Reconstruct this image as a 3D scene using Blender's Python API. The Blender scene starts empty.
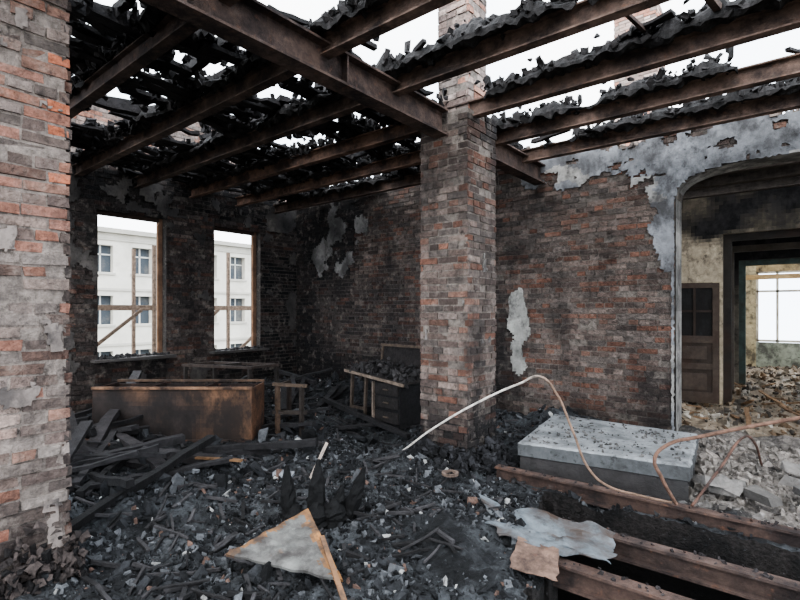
import bpy, math, random
from mathutils import Vector, Matrix, noise, Euler
R = random.Random(11)
U = R.uniform

def lin(c):
    c = c/255.0
    return c/12.92 if c <= 0.04045 else ((c+0.055)/1.055)**2.4
def rgb(r, g, b): return (lin(r), lin(g), lin(b))
def mix(a, b, t):
    t = max(0., min(1., t))
    return tuple(a[i]*(1-t)+b[i]*t for i in range(3))
def sc(c, k): return tuple(x*k for x in c)
def sstep(a, b, x):
    t = max(0., min(1., (x-a)/(b-a)))
    return t*t*(3-2*t)
def n3(x, y, z=0.): return noise.noise(Vector((x, y, z)))
def fbm(x, y, z=0., o=4):
    s = 0; a = 1; f = 1
    for i in range(o):
        s += a*noise.noise(Vector((x*f, y*f, z*f+i*7.3))); a *= .5; f *= 2
    return s

# ------------------------------------------------------------------ materials
def material(name, rough=.9, nscale=14., lo=.6, hi=1.3, bump=.5, bscale=40., metal=0., tints=(), bdist=.02):
    m = bpy.data.materials.new(name); m.use_nodes = True
    nt = m.node_tree; N = nt.nodes; L = nt.links
    bs = N['Principled BSDF']
    at = N.new('ShaderNodeAttribute'); at.attribute_name = 'Col'
    tc = N.new('ShaderNodeTexCoord')
    no = N.new('ShaderNodeTexNoise'); no.inputs['Scale'].default_value = nscale; no.inputs['Detail'].default_value = 8; no.inputs['Roughness'].default_value = .7
    L.new(tc.outputs['Object'], no.inputs['Vector'])
    mr = N.new('ShaderNodeMapRange'); mr.inputs['From Min'].default_value = .3; mr.inputs['From Max'].default_value = .7
    mr.inputs['To Min'].default_value = lo; mr.inputs['To Max'].default_value = hi
    L.new(no.outputs['Fac'], mr.inputs['Value'])
    mul = N.new('ShaderNodeVectorMath'); mul.operation = 'SCALE'
    L.new(at.outputs['Color'], mul.inputs[0]); L.new(mr.outputs['Result'], mul.inputs['Scale'])
    out = mul.outputs[0]
    for (tint, tscale, t0, t1, amt, zs) in tints:
        n2 = N.new('ShaderNodeTexNoise'); n2.inputs['Scale'].default_value = tscale; n2.inputs['Detail'].default_value = 12; n2.inputs['Roughness'].default_value = .68
        mp = N.new('ShaderNodeMapping'); mp.inputs['Scale'].default_value = (1, 1, zs); mp.inputs['Location'].default_value = (tscale*3.7, 1.3, tscale)
        L.new(tc.outputs['Object'], mp.inputs['Vector']); L.new(mp.outputs['Vector'], n2.inputs['Vector'])
        r2 = N.new('ShaderNodeMapRange'); r2.inputs['From Min'].default_value = t0; r2.inputs['From Max'].default_value = t1
        r2.inputs['To Max'].default_value = amt
        L.new(n2.outputs['Fac'], r2.inputs['Value'])
        mx = N.new('ShaderNodeMix'); mx.data_type = 'RGBA'
        L.new(r2.outputs['Result'], mx.inputs[0]); L.new(out, mx.inputs[6]); mx.inputs[7].default_value = (*tint, 1)
        out = mx.outputs[2]
    L.new(out, bs.inputs['Base Color'])
    bs.inputs['Roughness'].default_value = rough
    bs.inputs['Metallic'].default_value = metal
    bs.inputs['Specular IOR Level'].default_value = .3
    nb = N.new('ShaderNodeTexNoise'); nb.inputs['Scale'].default_value = bscale; nb.inputs['Detail'].default_value = 8; nb.inputs['Roughness'].default_value = .65
    L.new(tc.outputs['Object'], nb.inputs['Vector'])
    bp = N.new('ShaderNodeBump'); bp.inputs['Strength'].default_value = bump; bp.inputs['Distance'].default_value = bdist
    L.new(nb.outputs['Fac'], bp.inputs['Height']); L.new(bp.outputs['Normal'], bs.inputs['Normal'])
    return m

BLK = rgb(24, 23, 24)
M_brick = material('brick', .95, 20, .4, 1.4, .9, 45, tints=((BLK, 1.5, .47, .66, .8, .5), (rgb(132, 124, 117), 7, .54, .70, .5, 1.), (BLK, 14, .56, .66, .75, 1.)))
M_brickpale = material('brick_pale', .95, 20, .45, 1.4, .9, 45, tints=((rgb(46, 42, 41), 1.9, .49, .64, .75, .4), (rgb(150, 140, 132), 7, .52, .70, .45, 1.), (rgb(44, 39, 38), 13, .56, .66, .7, 1.)))
M_brickfar = material('brick_clean', .95, 16, .7, 1.3, .8, 45)
M_plaster = material('old_plaster', .9, 6, .6, 1.25, .35, 30, tints=((rgb(52, 50, 50), 3.5, .46, .60, .75, .7), (rgb(34, 33, 34), 11, .56, .68, .7, 1.)))
M_facade = material('facade_render', .9, .6, .85, 1.1, .1, 3, tints=((rgb(150, 144, 134), .5, .5, .7, .5, 1.),))
M_char = material('charred_wood', .8, 12, .4, 1.5, .9, 25)
M_ash = material('ash_rubble', .95, 22, .3, 1.9, 1.0, 34, tints=((rgb(16, 17, 18), 2.4, .46, .60, .75, 1.), (rgb(100, 104, 108), 30, .62, .70, .6, 1.)), bdist=.05)
M_earth = material('dusty_rubble', .95, 14, .45, 1.5, 1.0, 25, bdist=.03)
M_rust = material('rusted_steel', .9, 9, .5, 1.4, .5, 50, metal=.0, tints=((rgb(30, 27, 28), 3.5, .42, .60, .85, 1.), (rgb(116, 82, 64), 12, .58, .70, .5, 1.), (rgb(92, 88, 88), 7, .60, .72, .4, 1.)))
M_conc = material('concrete', .9, 5, .6, 1.25, .7, 25, tints=((rgb(60, 60, 60), 3, .45, .65, .75, 1.), (rgb(40, 40, 40), 18, .56, .68, .7, 1.)))
M_sheet = material('sheet_metal', .7, 5, .6, 1.3, .3, 18, metal=.1, tints=((rgb(66, 54, 47), 3, .45, .6, .7, 1.), (rgb(50, 52, 54), 9, .52, .65, .7, 1.)))
M_paint = material('painted', .8, 5, .6, 1.25, .3, 30, tints=((rgb(60, 44, 36), 2.5, .45, .65, .6, 1.),))
M_panel = material('scorched_panel', .9, 6, .6, 1.3, .3, 30, tints=((rgb(52, 49, 48), 7, .44, .62, .8, 1.), (rgb(128, 94, 64), 5, .60, .70, .6, 1.)))
M_cab = material('scorched_cabinet', .85, 4, .4, 1.4, .3, 30, tints=((rgb(30, 27, 26), 2.6, .42, .56, .85, .6),))

# ------------------------------------------------------------------ mesh builder
class MB:
    def __init__(s): s.v = []; s.f = []; s.c = []
    def add(s, vs, fs, col):
        o = len(s.v); s.v += [tuple(v) for v in vs]
        for f in fs: s.f.append([o+i for i in f]); s.c.append(col)
    def box(s, c, size, rot=(0, 0, 0), col=(.1, .1, .1), jit=0., M=None):
        hx, hy, hz = size[0]/2, size[1]/2, size[2]/2
        m = M if M is not None else Euler(rot).to_matrix()
        vs = []
        for x in (-hx, hx):
            for y in (-hy, hy):
                for z in (-hz, hz):
                    p = Vector((x, y, z))
                    if jit: p += Vector((U(-jit, jit), U(-jit, jit), U(-jit, jit)))
                    vs.append(m @ p+Vector(c))
        s.add(vs, [(0, 1, 3, 2), (4, 6, 7, 5), (0, 4, 5, 1), (2, 3, 7, 6), (0, 2, 6, 4), (1, 5, 7, 3)], col)
    def beam(s, a, b, w, h, col, jit=0., segs=1, wob=0.):
        a = Vector(a); b = Vector(b); d = (b-a)
        q = d.to_track_quat('X', 'Z').to_matrix()
        L = d.length
        rings = []
        for i in range(segs+1):
            t = i/segs
            o = Vector((t*L, U(-wob, wob), U(-wob, wob)))
            k = 1.+U(-jit, jit)
            for yy, zz in ((-1, -1), (1, -1), (1, 1), (-1, 1)):
                p = o+Vector((U(-jit, jit)*w*(1 if segs > 1 else .5), yy*w/2*k, zz*h/2*k))
                rings.append(q @ p+a)
        fs = [(0, 3, 2, 1), tuple(segs*4+i for i in range(4))]
        for i in range(segs):
            for j in range(4):
                k = (j+1) % 4
                fs.append((i*4+j, i*4+k, i*4+4+k, i*4+4+j))
        s.add(rings, fs, col)
    def ibeam(s, a, b, w, h, col, tf=.014, tw=.01):
        a = Vector(a); b = Vector(b); q = (b-a).to_track_quat('X', 'Z').to_matrix()
        up = q @ Vector((0, 0, 1))
        s.beam(a+up*(h/2-tf/2), b+up*(h/2-tf/2), w, tf, col)
        s.beam(a-up*(h/2-tf/2), b-up*(h/2-tf/2), w, tf, col)
        s.beam(a, b, tw, h-2*tf, sc(col, .8))
    def chunk(s, c, r, col, flat=.6):
        m = Euler((U(0, 6.3), U(0, 6.3), U(0, 6.3))).to_matrix()
        sx, sy, sz = U(.6, 1.5), U(.5, 1.1), U(.4, 1)*flat+.1
        vs = []
        for x in (-1, 1):
            for y in (-1, 1):
                for z in (-1, 1):
                    vs.append(m @ Vector((x*sx*r*U(.2, .8), y*sy*r*U(.2, .8), z*sz*r*U(.2, .8)))+Vector(c))
        s.add(vs, [(0, 1, 3, 2), (4, 6, 7, 5), (0, 4, 5, 1), (2, 3, 7, 6), (0, 2, 6, 4), (1, 5, 7, 3)], col)
    def build(s, name, mat, smooth=False, parent=None):
        me = bpy.data.meshes.new(name); me.from_pydata(s.v, [], s.f); me.update()
        at = me.color_attributes.new('Col', 'FLOAT_COLOR', 'CORNER')
        buf = []
        for f, c in zip(s.f, s.c): buf += [c[0], c[1], c[2], 1.]*len(f)
        at.data.foreach_set('color', buf)
        if smooth: me.polygons.foreach_set('use_smooth', [True]*len(me.polygons))
        me.materials.append(mat)
        ob = bpy.data.objects.new(name, me); bpy.context.collection.objects.link(ob)
        if parent: ob.parent = parent
        return ob
def empty(name):
    e = bpy.data.objects.new(name, None); bpy.context.collection.objects.link(e)
    return e

# ------------------------------------------------------------------ brick walls
def brick_face(mb, o, T, N, L, z0, zmax, topf, colf, holes=lambda z: [], jit=.003, prot=.005, miss=.01, chip=None):
    o = Vector(o); T = Vector(T); N = Vector(N); Z = Vector((0, 0, 1))
    ch = .075; k = 0; z = z0
    while z < zmax:
        header = (k % 3 == 2)
        bl = .128 if header else .255
        s = -((k % 2)*bl/2+U(0, .02))
        while s < L:
            segs = [(max(s, 0), min(s+bl, L))]
            for (h0, h1) in holes(z+ch/2):
                ns = []
                for a, b in segs:
                    if b <= h0 or a >= h1: ns.append((a, b)); continue
                    if a < h0: ns.append((a, h0))
                    if b > h1: ns.append((h1, b))
                segs = ns
            for a, b in segs:
                if b-a < .03: continue
                m = (a+b)/2
                if z+ch > topf(m): continue
                if R.random() < miss: continue
                if chip and chip(m, z): continue
                nf = U(-prot, prot)
                if R.random() < .04: nf -= .012
                g = .0075
                col = colf(m, z)
                vs = []
                for ss in (a+g, b-g):
                    for zz in (z+g, z+ch-g):
                        for nn in (nf, nf-.04):
                            vs.append(o+T*(ss+U(-jit, jit))+Z*(zz+U(-jit, jit))+N*(nn+U(-jit, jit)*.6))
                mb.add(vs, [(0, 4, 6, 2), (0, 2, 3, 1), (4, 5, 7, 6), (2, 6, 7, 3), (0, 1, 5, 4)], col)
            s += bl
        z += ch; k += 1

def backing(mb, o, T, N, s0, s1, lowf, topf, thick, col, n0=-.009, step=.06):
    o = Vector(o); T = Vector(T); N = Vector(N); Z = Vector((0, 0, 1))
    n = max(1, int((s1-s0)/step)); vs = []
    for i in range(n+1):
        s = s0+(s1-s0)*i/n
        for zz in (lowf(s), topf(s)):
            for nn in (n0, n0-thick):
                vs.append(o+T*s+Z*zz+N*nn)
    fs = [(0, 1, 3, 2), (n*4, n*4+2, n*4+3, n*4+1)]
    for i in range(n):
        a = i*4; b = a+4
        fs += [(a, a+2, b+2, b), (a+1, b+1, b+3, a+3), (a+2, a+3, b+3, b+2), (a, b, b+1, a+1)]
    mb.add(vs, fs, col)

def plaster_layer(mb, o, T, N, s0, s1, z0, z1, mask, colf, cell=.03, th=.016):
    o = Vector(o); T = Vector(T); N = Vector(N); Z = Vector((0, 0, 1))
    ns = int((s1-s0)/cell); nz = int((z1-z0)/cell)
    keep = [[mask(s0+(i+.5)*cell, z0+(j+.5)*cell) for j in range(nz)] for i in range(ns)]
    def P(i, j, n):
        s = s0+i*cell; z = z0+j*cell
        a = noise.noise(Vector((s*31, z*31, 1))); b = noise.noise(Vector((s*31, z*31, 9)))
        return o+T*(s+a*cell*.9)+Z*(z+b*cell*.9)+N*(n+.004*noise.noise(Vector((s*6, z*6, 4))))
    for i in range(ns):
        for j in range(nz):
            if not keep[i][j]: continue
            c = colf(s0+(i+.5)*cell, z0+(j+.5)*cell)
            mb.add([P(i, j, th), P(i+1, j, th), P(i+1, j+1, th), P(i, j+1, th)], [(0, 1, 2, 3)], c)
            for di, dj, e in ((-1, 0, ((0, 1), (0, 0))), (1, 0, ((1, 0), (1, 1))), (0, -1, ((0, 0), (1, 0))), (0, 1, ((1, 1), (0, 1)))):
                ii, jj = i+di, j+dj
                if 0 <= ii < ns and 0 <= jj < nz and keep[ii][jj]: continue
                (a0, a1), (b0, b1) = e
                mb.add([P(i+a0, j+a1, th), P(i+a0, j+a1, -.015), P(i+b0, j+b1, -.015), P(i+b0, j+b1, th)], [(0, 1, 2, 3)], sc(c, .8))

BR = [rgb(122, 106, 99), rgb(110, 95, 88), rgb(136, 121, 113), rgb(98, 85, 80), rgb(124, 112, 106), rgb(128, 99, 87), rgb(106, 97, 92), rgb(130, 94, 80)]
SOOT = rgb(24, 23, 24)
MORT = rgb(124, 116, 109)
def brickcol(soot, bright=1.):
    c = R.choice(BR); c = sc(c, .86*bright*U(.7, 1.2))
    return mix(c, sc(SOOT, U(.7, 1.4)), soot+U(-.12, .12))

YW = 7.0; XL = -8.67
AW = 1.22; AZ = 3.03; AR = .43; AE = 3.3
def arch_w(z):
    if z <= AZ: return AW
    k = (z-AZ)/AR
    return 0 if k >= 1 else AW*(1-k**AE)**(1/AE)
def arch_z(x):
    k = abs(x)/AW
    return AZ if k >= 1 else AZ+AR*(1-k**AE)**(1/AE)
def back_soot(x, z):
    s = .22+.5*sstep(-3.0, -4.2, x)+.15*sstep(-6.5, -8.2, x)
    s -= .32*sstep(-4.2, -5.0, x)*sstep(-7.3, -6.3, x)*sstep(.9, 1.6, z)
    s += .25*sstep(3.1, 3.8, z)*sstep(-2.5, -4, x)
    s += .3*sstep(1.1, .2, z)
    s += .34*fbm(x*.9, z*.9, 3)
    return max(0, min(.97, s))
def back_top(x):
    return (3.98 if x > -3.0 else 4.12)+.14*fbm(x*1.3, 2.2)+.06*n3(x*9, 1)
O = (0, YW, 0); T = (1, 0, 0); N = (0, -1, 0)
mb = MB()
XR = 4.0
brick_face(mb, (XL, YW, 0), T, N, XR-XL, 0, 4.4, lambda s: back_top(s+XL), lambda s, z: brickcol(back_soot(s+XL, z), 1.0),
           holes=lambda z: ([(-arch_w(z)-XL, arch_w(z)-XL)] if arch_w(z) > .01 else []), miss=.006, prot=.006)
def mc(x, z): return mix(MORT, SOOT, back_soot(x, z)*.9+.08)
x = XL
while x < XR-.01:
    x2 = min(x+.6, XR)
    if x < -AW < x2: x2 = -AW
    if x < AW < x2: x2 = AW
    inside = (x >= -AW-1e-4 and x2 <= AW+1e-4)
    nz = 1 if inside else 5
    for j in range(nz):
        if inside:
            lo = arch_z; hi = back_top; cz = 3.6
        else:
            z0 = j*.8; lo = (lambda s, z0=z0: z0); cz = z0+.4
            hi = back_top if j == 4 else (lambda s, z0=z0: z0+.8)
            if j == 4: lo = lambda s: 3.2
        backing(mb, O, T, N, x, x2, lo, (lambda s, h=hi: min(h(s), 9)-(.03 if h is back_top else 0)), .33, mc((x+x2)/2, cz), step=.04)
    x = x2
wall_back = mb.build('wall_back', M_brick)
mb = MB()
def pm(x, z):
    f = fbm(x*2.2, z*2.2, 5)
    if abs(x) < AW+.0 and z < arch_z(x): return False
    if z > back_top(x)-.04: return False
    if -3.75 < x < -3.0:
        if ((x+3.33)/.15)**2+((z-1.3)/.5)**2 < .9+f*2.6: return True
    if -8.3 < x < -6.5:
        if ((x+7.4)/.6)**2+((z-3.0)/.7)**2 < .45+f*2.6: return True
    if x > -3.3:
        if z > 3.50+.30*f+.14*n3(x*1.1, 9):
            return fbm(x*3, z*5, 12) > -.30
        dx = max(0, abs(x)-AW); dz = max(0, z-arch_z(x)) if abs(x) < AW else max(0, z-AZ)
        d = math.hypot(dx, dz)
        if d < .05 and z > 0: return True
        if z > 2.0 and d < .10+.36*sstep(2.1, 3.2, z)+.38*f: return True
    return False
def pc(x, z):
    f = fbm(x*1.4, z*1.8, 8)
    if x < -6: return mix(rgb(120, 118, 116), SOOT, .4+.7*f)
    if x < -2.95 and z < 2.2: return mix(rgb(170, 168, 162), SOOT, .15+.45*f)
    c = mix(rgb(142, 144, 148), rgb(52, 50, 50), .25+.6*f+.2*sstep(-2, -3.3, x))
    if fbm(x*.9, z*2.2, 18) > .22: c = mix(c, rgb(172, 168, 160), .55)
    return c
plaster_layer(mb, O, T, N, XL, XR, 0, 4.2, pm, pc)
n = 40; AI = AW-.012
pts = [(-AI, 0)]+[(-AI, z*AZ/18) for z in range(1, 18)]
for i in range(n+1):
    a = math.pi*(1-i/n); cx, sx = math.cos(a), math.sin(a)
    pts.append((AI*math.copysign(abs(cx)**(2/AE), cx), AZ+(AR-.012)*abs(sx)**(2/AE)))
pts += [(AI, z*AZ/18) for z in range(17, -1, -1)]
for (x0, z0), (x1, z1) in zip(pts[:-1], pts[1:]):
    c = mix(rgb(150, 148, 144), rgb(56, 54, 54), .3+.5*fbm(x0*2, z0*1.5, 2))
    mb.add([(x0, YW-.018, z0), (x1, YW-.018, z1), (x1, YW+.36, z1), (x0, YW+.36, z0)], [(0, 1, 2, 3)], c)
p = mb.build('arch_plaster', M_plaster); p.parent = wall_back

# ---- wall_left (window wall)
WZ0, WZ1 = .87, 3.32
WIN = [(3.0, 4.1), (5.02, 6.05)]
Y0 = -1.5
def left_top(y): return 5.15-.3*sstep(4.5, 6.5, y)+.25*fbm(y*.9, 5.1)+.08*n3(y*8, 3)
def left_soot(y, z):
    s = .82-.25*(1 if 4.1 < y < 5.0 else 0)-.25*sstep(3.0, 2.6, y)+.2*fbm(y*1.3, z*1.1, 6)
    if z > 4.0: s = .12+.2*fbm(y, z, 3)
    if z > 3.4 and z <= 4.0: s = .95
    if y > 6.0: s += .12
    return max(0, min(.97, s))
mb = MB()
brick_face(mb, (XL, Y0, 0), (0, 1, 0), (1, 0, 0), YW-Y0, 0, 5.7, lambda s: left_top(s+Y0), lambda s, z: brickcol(left_soot(s+Y0, z), 1.7 if z > 4 else 1.0),
           holes=lambda z: [(a-Y0, b-Y0) for a, b in WIN] if WZ0 < z < WZ1 else [], miss=.008, prot=.008)
OL = (XL, 0, 0); TL = (0, 1, 0); NL = (1, 0, 0)
cuts = [Y0]+[v for w in WIN for v in w]+[YW+.3]
for a, b in zip(cuts[:-1], cuts[1:]):
    isw = (a, b) in WIN
    top = lambda s: left_top(s)-.04
    if isw:
        backing(mb, OL, TL, NL, a, b, lambda s: 0, lambda s: WZ0, .3, mix(MORT, SOOT, .85))
        backing(mb, OL, TL, NL, a, b, lambda s: WZ1, lambda s: 4, .3, mix(MORT, SOOT, .9))
    else:
        backing(mb, OL, TL, NL, a, b, lambda s: 0, lambda s: 4, .3, mix(MORT, SOOT, .75))
    backing(mb, OL, TL, NL, a, b, lambda s: 4, top, .3, mix(MORT, SOOT, .2))
wall_left = mb.build('wall_left', M_brick)
mb = MB()
def pml(y, z):
    for a, b in WIN:
        if a-.02 < y < b+.02 and WZ0 < z < WZ1+.02: return False
    if z < .2 or z > 3.9: return False
    f = fbm(y*1.8, z*1.8, 15)
    return f > .42 or (z > 3.35 and f > .1)
plaster_layer(mb, OL, TL, NL, 2.4, YW, 0, 3.9, pml, lambda y, z: mix(rgb(105, 100, 96), SOOT, .65+.4*fbm(y*2, z*2, 1)), cell=.04)
p = mb.build('soot_plaster', M_plaster); p.parent = wall_left

for i, (a, b) in enumerate(WIN):
    e = empty('window_%d' % (i+1))
    mb = MB(); xo = XL-.2
    c1 = rgb(112, 88, 72); c2 = rgb(60, 50, 44)
    w = .06
    mb.box((xo, a+w/2, (WZ0+WZ1)/2), (.1, w, WZ1-WZ0), col=c2)
    mb.box((xo, b-w/2, (WZ0+WZ1)/2), (.1, w, WZ1-WZ0), col=c1)
    mb.box((xo, (a+b)/2, WZ1-w/2), (.1, b-a-2*w, w), col=c2)
    mb.box((xo, (a+b)/2, WZ0+w/2), (.1, b-a-2*w, w), col=rgb(40, 36, 34))
    mb.box((xo+.03, b-w-.015, (WZ0+WZ1)/2), (.04, .02, WZ1-WZ0-.2), col=rgb(136, 104, 80))
    mb.build('frame', M_paint, parent=e)
    mb = MB()
    mb.box((XL-.03, (a+b)/2, WZ0+.02), (.42, b-a+.2, .05), col=rgb(70, 66, 64), jit=.008)
    for k in range(40):
        mb.chunk((XL+U(-.12, .12), U(a, b), WZ0+.05), U(.03, .08), sc(SOOT, U(1, 3)))
    mb.build('sill', M_conc, parent=e)

# ------------------------------------------------------------------ brick pillar
PX0, PX1, PY0, PY1 = -3.30, -2.68, 4.40, 5.02
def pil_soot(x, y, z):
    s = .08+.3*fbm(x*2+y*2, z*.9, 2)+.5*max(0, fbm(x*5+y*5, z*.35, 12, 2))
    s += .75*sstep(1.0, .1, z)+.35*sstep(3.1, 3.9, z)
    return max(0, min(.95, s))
def pillar(x0, x1, y0, y1, z0, z1, soot, bright=1., miss=.01, side_shade=.0):  # side and rear faces mixed darker, shade painted into the brick colour
    mb = MB()
    w = x1-x0; d = y1-y0
    chp = lambda s, z: (s < .09 or s > w-.09) and n3(z*3.1, s*2, 5) > .42
    brick_face(mb, (x0, y0, 0), (1, 0, 0), (0, -1, 0), w, z0, z1+.05, lambda s: z1+.08*n3(s*9, 1), lambda s, z: brickcol(soot(x0+s, y0, z), bright), jit=.005, prot=.008, miss=miss, chip=chp)
    brick_face(mb, (x1, y0, 0), (0, 1, 0), (1, 0, 0), d, z0, z1+.05, lambda s: z1+.08*n3(s*9, 2), lambda s, z: brickcol(soot(x1, y0+s, z)+side_shade, bright), jit=.005, prot=.008, miss=miss)
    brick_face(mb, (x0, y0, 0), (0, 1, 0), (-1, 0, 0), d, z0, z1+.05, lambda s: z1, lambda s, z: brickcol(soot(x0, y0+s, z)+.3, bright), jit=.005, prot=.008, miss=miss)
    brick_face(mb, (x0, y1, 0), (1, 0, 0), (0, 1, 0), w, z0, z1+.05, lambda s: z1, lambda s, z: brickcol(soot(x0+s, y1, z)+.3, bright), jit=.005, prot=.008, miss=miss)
    zz = z0
    while zz < z1-.03:
        h = min(.3, z1-.03-zz)
        mb.box(((x0+x1)/2, (y0+y1)/2, zz+h/2), (w-.018, d-.018, h), col=mix(sc(MORT, min(bright, 1.2)), SOOT, soot((x0+x1)/2, y0, zz)+.08))
        zz += h
    return mb
mb = pillar(PX0, PX1, PY0, PY1, -.05, 3.85, pil_soot, 1.15, side_shade=.26)
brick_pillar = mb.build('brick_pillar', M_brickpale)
mb = pillar(-3.14, -2.74, 4.52, 4.92, 3.85, 5.9, lambda x, y, z: .0+.15*fbm(x*3, z*2)+.2*sstep(4.2, 3.9, z), 2.0)
u = mb.build('chimney_stack', M_brickpale); u.parent = brick_pillar
mb = MB()
plaster_layer(mb, (PX0, PY0, 0), (1, 0, 0), (0, -1, 0), 0.02, .6, .9, 3.8, lambda s, z: fbm(s*3.5, z*2.5, 21) > .60, lambda s, z: rgb(136, 130, 126), th=.012, cell=.02)
plaster_layer(mb, (PX1, PY0, 0), (0, 1, 0), (1, 0, 0), 0.02, .6, .9, 3.8, lambda s, z: fbm(s*3.5, z*2.5, 31) > .62, lambda s, z: rgb(126, 122, 118), th=.012, cell=.02)
p = mb.build('plaster_remnants', M_plaster); p.parent = brick_pillar
mb = MB()
for k in range(900):
    a = U(0, 6.3); rr = .36+abs(R.gauss(0, .10))
    mb.chunk((-2.99+math.cos(a)*rr*1.05, 4.71+math.sin(a)*rr*1.05, max(0.02, .28-(rr-.36)*.9)*U(.3, 1)), U(.02, .08), sc(rgb(34, 34, 36), U(.4, 2.2)))
p = mb.build('ash_drift', M_earth); p.parent = brick_pillar

# ------------------------------------------------------------------ near brick pier (left foreground)
NX, NY = -3.65, 1.11
mb = MB()
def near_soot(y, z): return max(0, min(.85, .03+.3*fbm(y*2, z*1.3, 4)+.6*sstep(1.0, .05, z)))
def near_col(s, z):
    y = s-.8
    c = brickcol(near_soot(y, z), 1.35)
    if y > NY-.12 and 2.5 < z < 3.4 and R.random() < .6: c = mix(c, rgb(186, 108, 76), .7)
    elif R.random() < .10: c = mix(c, rgb(156, 104, 86), .6)
    elif R.random() < .15: c = mix(c, rgb(156, 147, 140), .5)
    elif R.random() < .25: c = mix(c, rgb(78, 70, 66), .6)
    return c
brick_face(mb, (NX, -.8, 0), (0, 1, 0), (1, 0, 0), NY+.8, -.05, 4.6, lambda s: 4.55, near_col, jit=.006, prot=.009, miss=.015,
           chip=lambda s, z: s-.8 > NY-.10 and (n3(z*2.3, 3) > .25))
brick_face(mb, (NX-.62, -.8, 0), (0, 1, 0), (-1, 0, 0), NY+.8, -.05, 4.6, lambda s: 4.55, near_col, jit=.005, prot=.008)
brick_face(mb, (NX-.62, NY, 0), (1, 0, 0), (0, 1, 0), .62, -.05, 4.6, lambda s: 4.55, lambda s, z: brickcol(.5), jit=.005, prot=.008)
brick_face(mb, (NX-.62, -.8, 0), (1, 0, 0), (0, -1, 0), .62, -.05, 4.6, lambda s: 4.55, lambda s, z: brickcol(.2, 1.2), jit=.005, prot=.008)
for j in range(16):
    mb.box((NX-.31, (NY-.8)/2, -.05+j*.285+.1425), (.602, NY+.8-.05, .285), col=mix(rgb(136, 126, 119), SOOT, near_soot(.5, j*.285)))
brick_pier = mb.build('brick_pier', M_brickpale)
mb = MB()
plaster_layer(mb, (NX, -.8, 0), (0, 1, 0), (1, 0, 0), .9, 1.88, 0, 4.2, lambda s, z: fbm(s*3.6, z*3.0, 43) > .62, lambda s, z: mix(rgb(138, 128, 122), rgb(100, 92, 88), .3+.5*fbm(s*4, z*4, 1)), cell=.02, th=.012)
p = mb.build('plaster_remnants', M_plaster); p.parent = brick_pier
mb = MB()
for i in range(900):
    z = abs(R.gauss(0, .12))
    mb.chunk((NX+U(-.04, .12)*(1-z), U(.1, NY+.06), z), U(.012, .055), mix(rgb(96, 86, 82), SOOT, U(.3, 1)))
p = mb.build('crumbled_base', M_earth); p.parent = brick_pier

# ------------------------------------------------------------------ floor terrain
SLAB = [(-2.26, 4.70), (-.74, 4.92), (-.86, 6.24), (-2.50, 6.26)]
def in_slab(x, y): return -2.45 < x < -.8 and 4.8 < y < 6.2
def pit_edge(y): return -1.85+.6*sstep(4.4, 3.0, y)+.08*n3(y*4, 1)
def in_pit(x, y): return 2.3 < y < 4.42 and x > pit_edge(y)
PILES = [(-3.1, 4.2, .55, .14), (-4.0, 3.6, .7, .08), (-6.0, 1.8, .9, .22), (-7.6, 3.4, 1.0, .30), (-7.8, 5.8, 1.2, .30), (-6.2, 6.4, 1.0, .30),
         (-5.9, 4.8, .8, .12), (-4.6, 1.4, .7, .10), (-3.9, 6.3, .8, .22), (-2.6, 6.6, .45, .2), (-2.9, 1.0, .5, .05), (-3.0, 5.6, .5, .1), (-2.1, 3.3, .5, .10), (-4.6, 2.6, .8, .10)]
def pathd(x, y): return abs(x-(-3.2+(-1.2)*sstep(2.5, 5.5, y)))
def H(x, y):
    h = .06*fbm(x*.9, y*.9, 1)+.07*fbm(x*3.2, y*3.2, 3, 5)
    for px, py, r, a in PILES:
        d = ((x-px)**2+(y-py)**2)/(r*r)
        if d < 6: h += a*math.exp(-d)
    h += .16*sstep(6.2, 7.0, y)*sstep(-3.5, -2.5, x)*(1-sstep(7.3, 9, y))
    h -= .05*sstep(.6, .2, pathd(x, y))
    if in_slab(x, y): h = min(h, .02)
    if y > 4.2 and y < 4.8 and x > -2.5: h = min(h, .01)
    return h
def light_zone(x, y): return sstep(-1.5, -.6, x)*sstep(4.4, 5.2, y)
def gcol(x, y):
    f = fbm(x*1.6, y*1.6, 20)+.7*fbm(x*7, y*7, 2, 3)
    c = mix(rgb(28, 29, 31), rgb(80, 83, 86), .35+.7*f)
    c = mix(c, rgb(78, 80, 82), .4*sstep(.9, .2, pathd(x, y)))
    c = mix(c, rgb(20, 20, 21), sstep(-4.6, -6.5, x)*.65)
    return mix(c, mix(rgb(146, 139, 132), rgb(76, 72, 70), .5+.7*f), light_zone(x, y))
cell = .036
gx0, gx1, gy0, gy1 = XL-.3, 3.0, .2, 7.4
nx = int((gx1-gx0)/cell); ny = int((gy1-gy0)/cell)
mb = MB(); idx = {}
def gv(i, j):
    if (i, j) not in idx:
        x = gx0+i*cell; y = gy0+j*cell
        idx[(i, j)] = len(mb.v); mb.v.append((x+cell*.4*n3(x*20, y*20), y+cell*.4*n3(x*20, y*20, 7), H(x, y)+U(-.010, .010)))
    return idx[(i, j)]
kept = set()
for i in range(nx):
    for j in range(ny):
        x = gx0+(i+.5)*cell; y = gy0+(j+.5)*cell
        if in_pit(x, y): continue
        kept.add((i, j))
        mb.f.append([gv(i, j), gv(i+1, j), gv(i+1, j+1), gv(i, j+1)]); mb.c.append(gcol(x, y))
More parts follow.
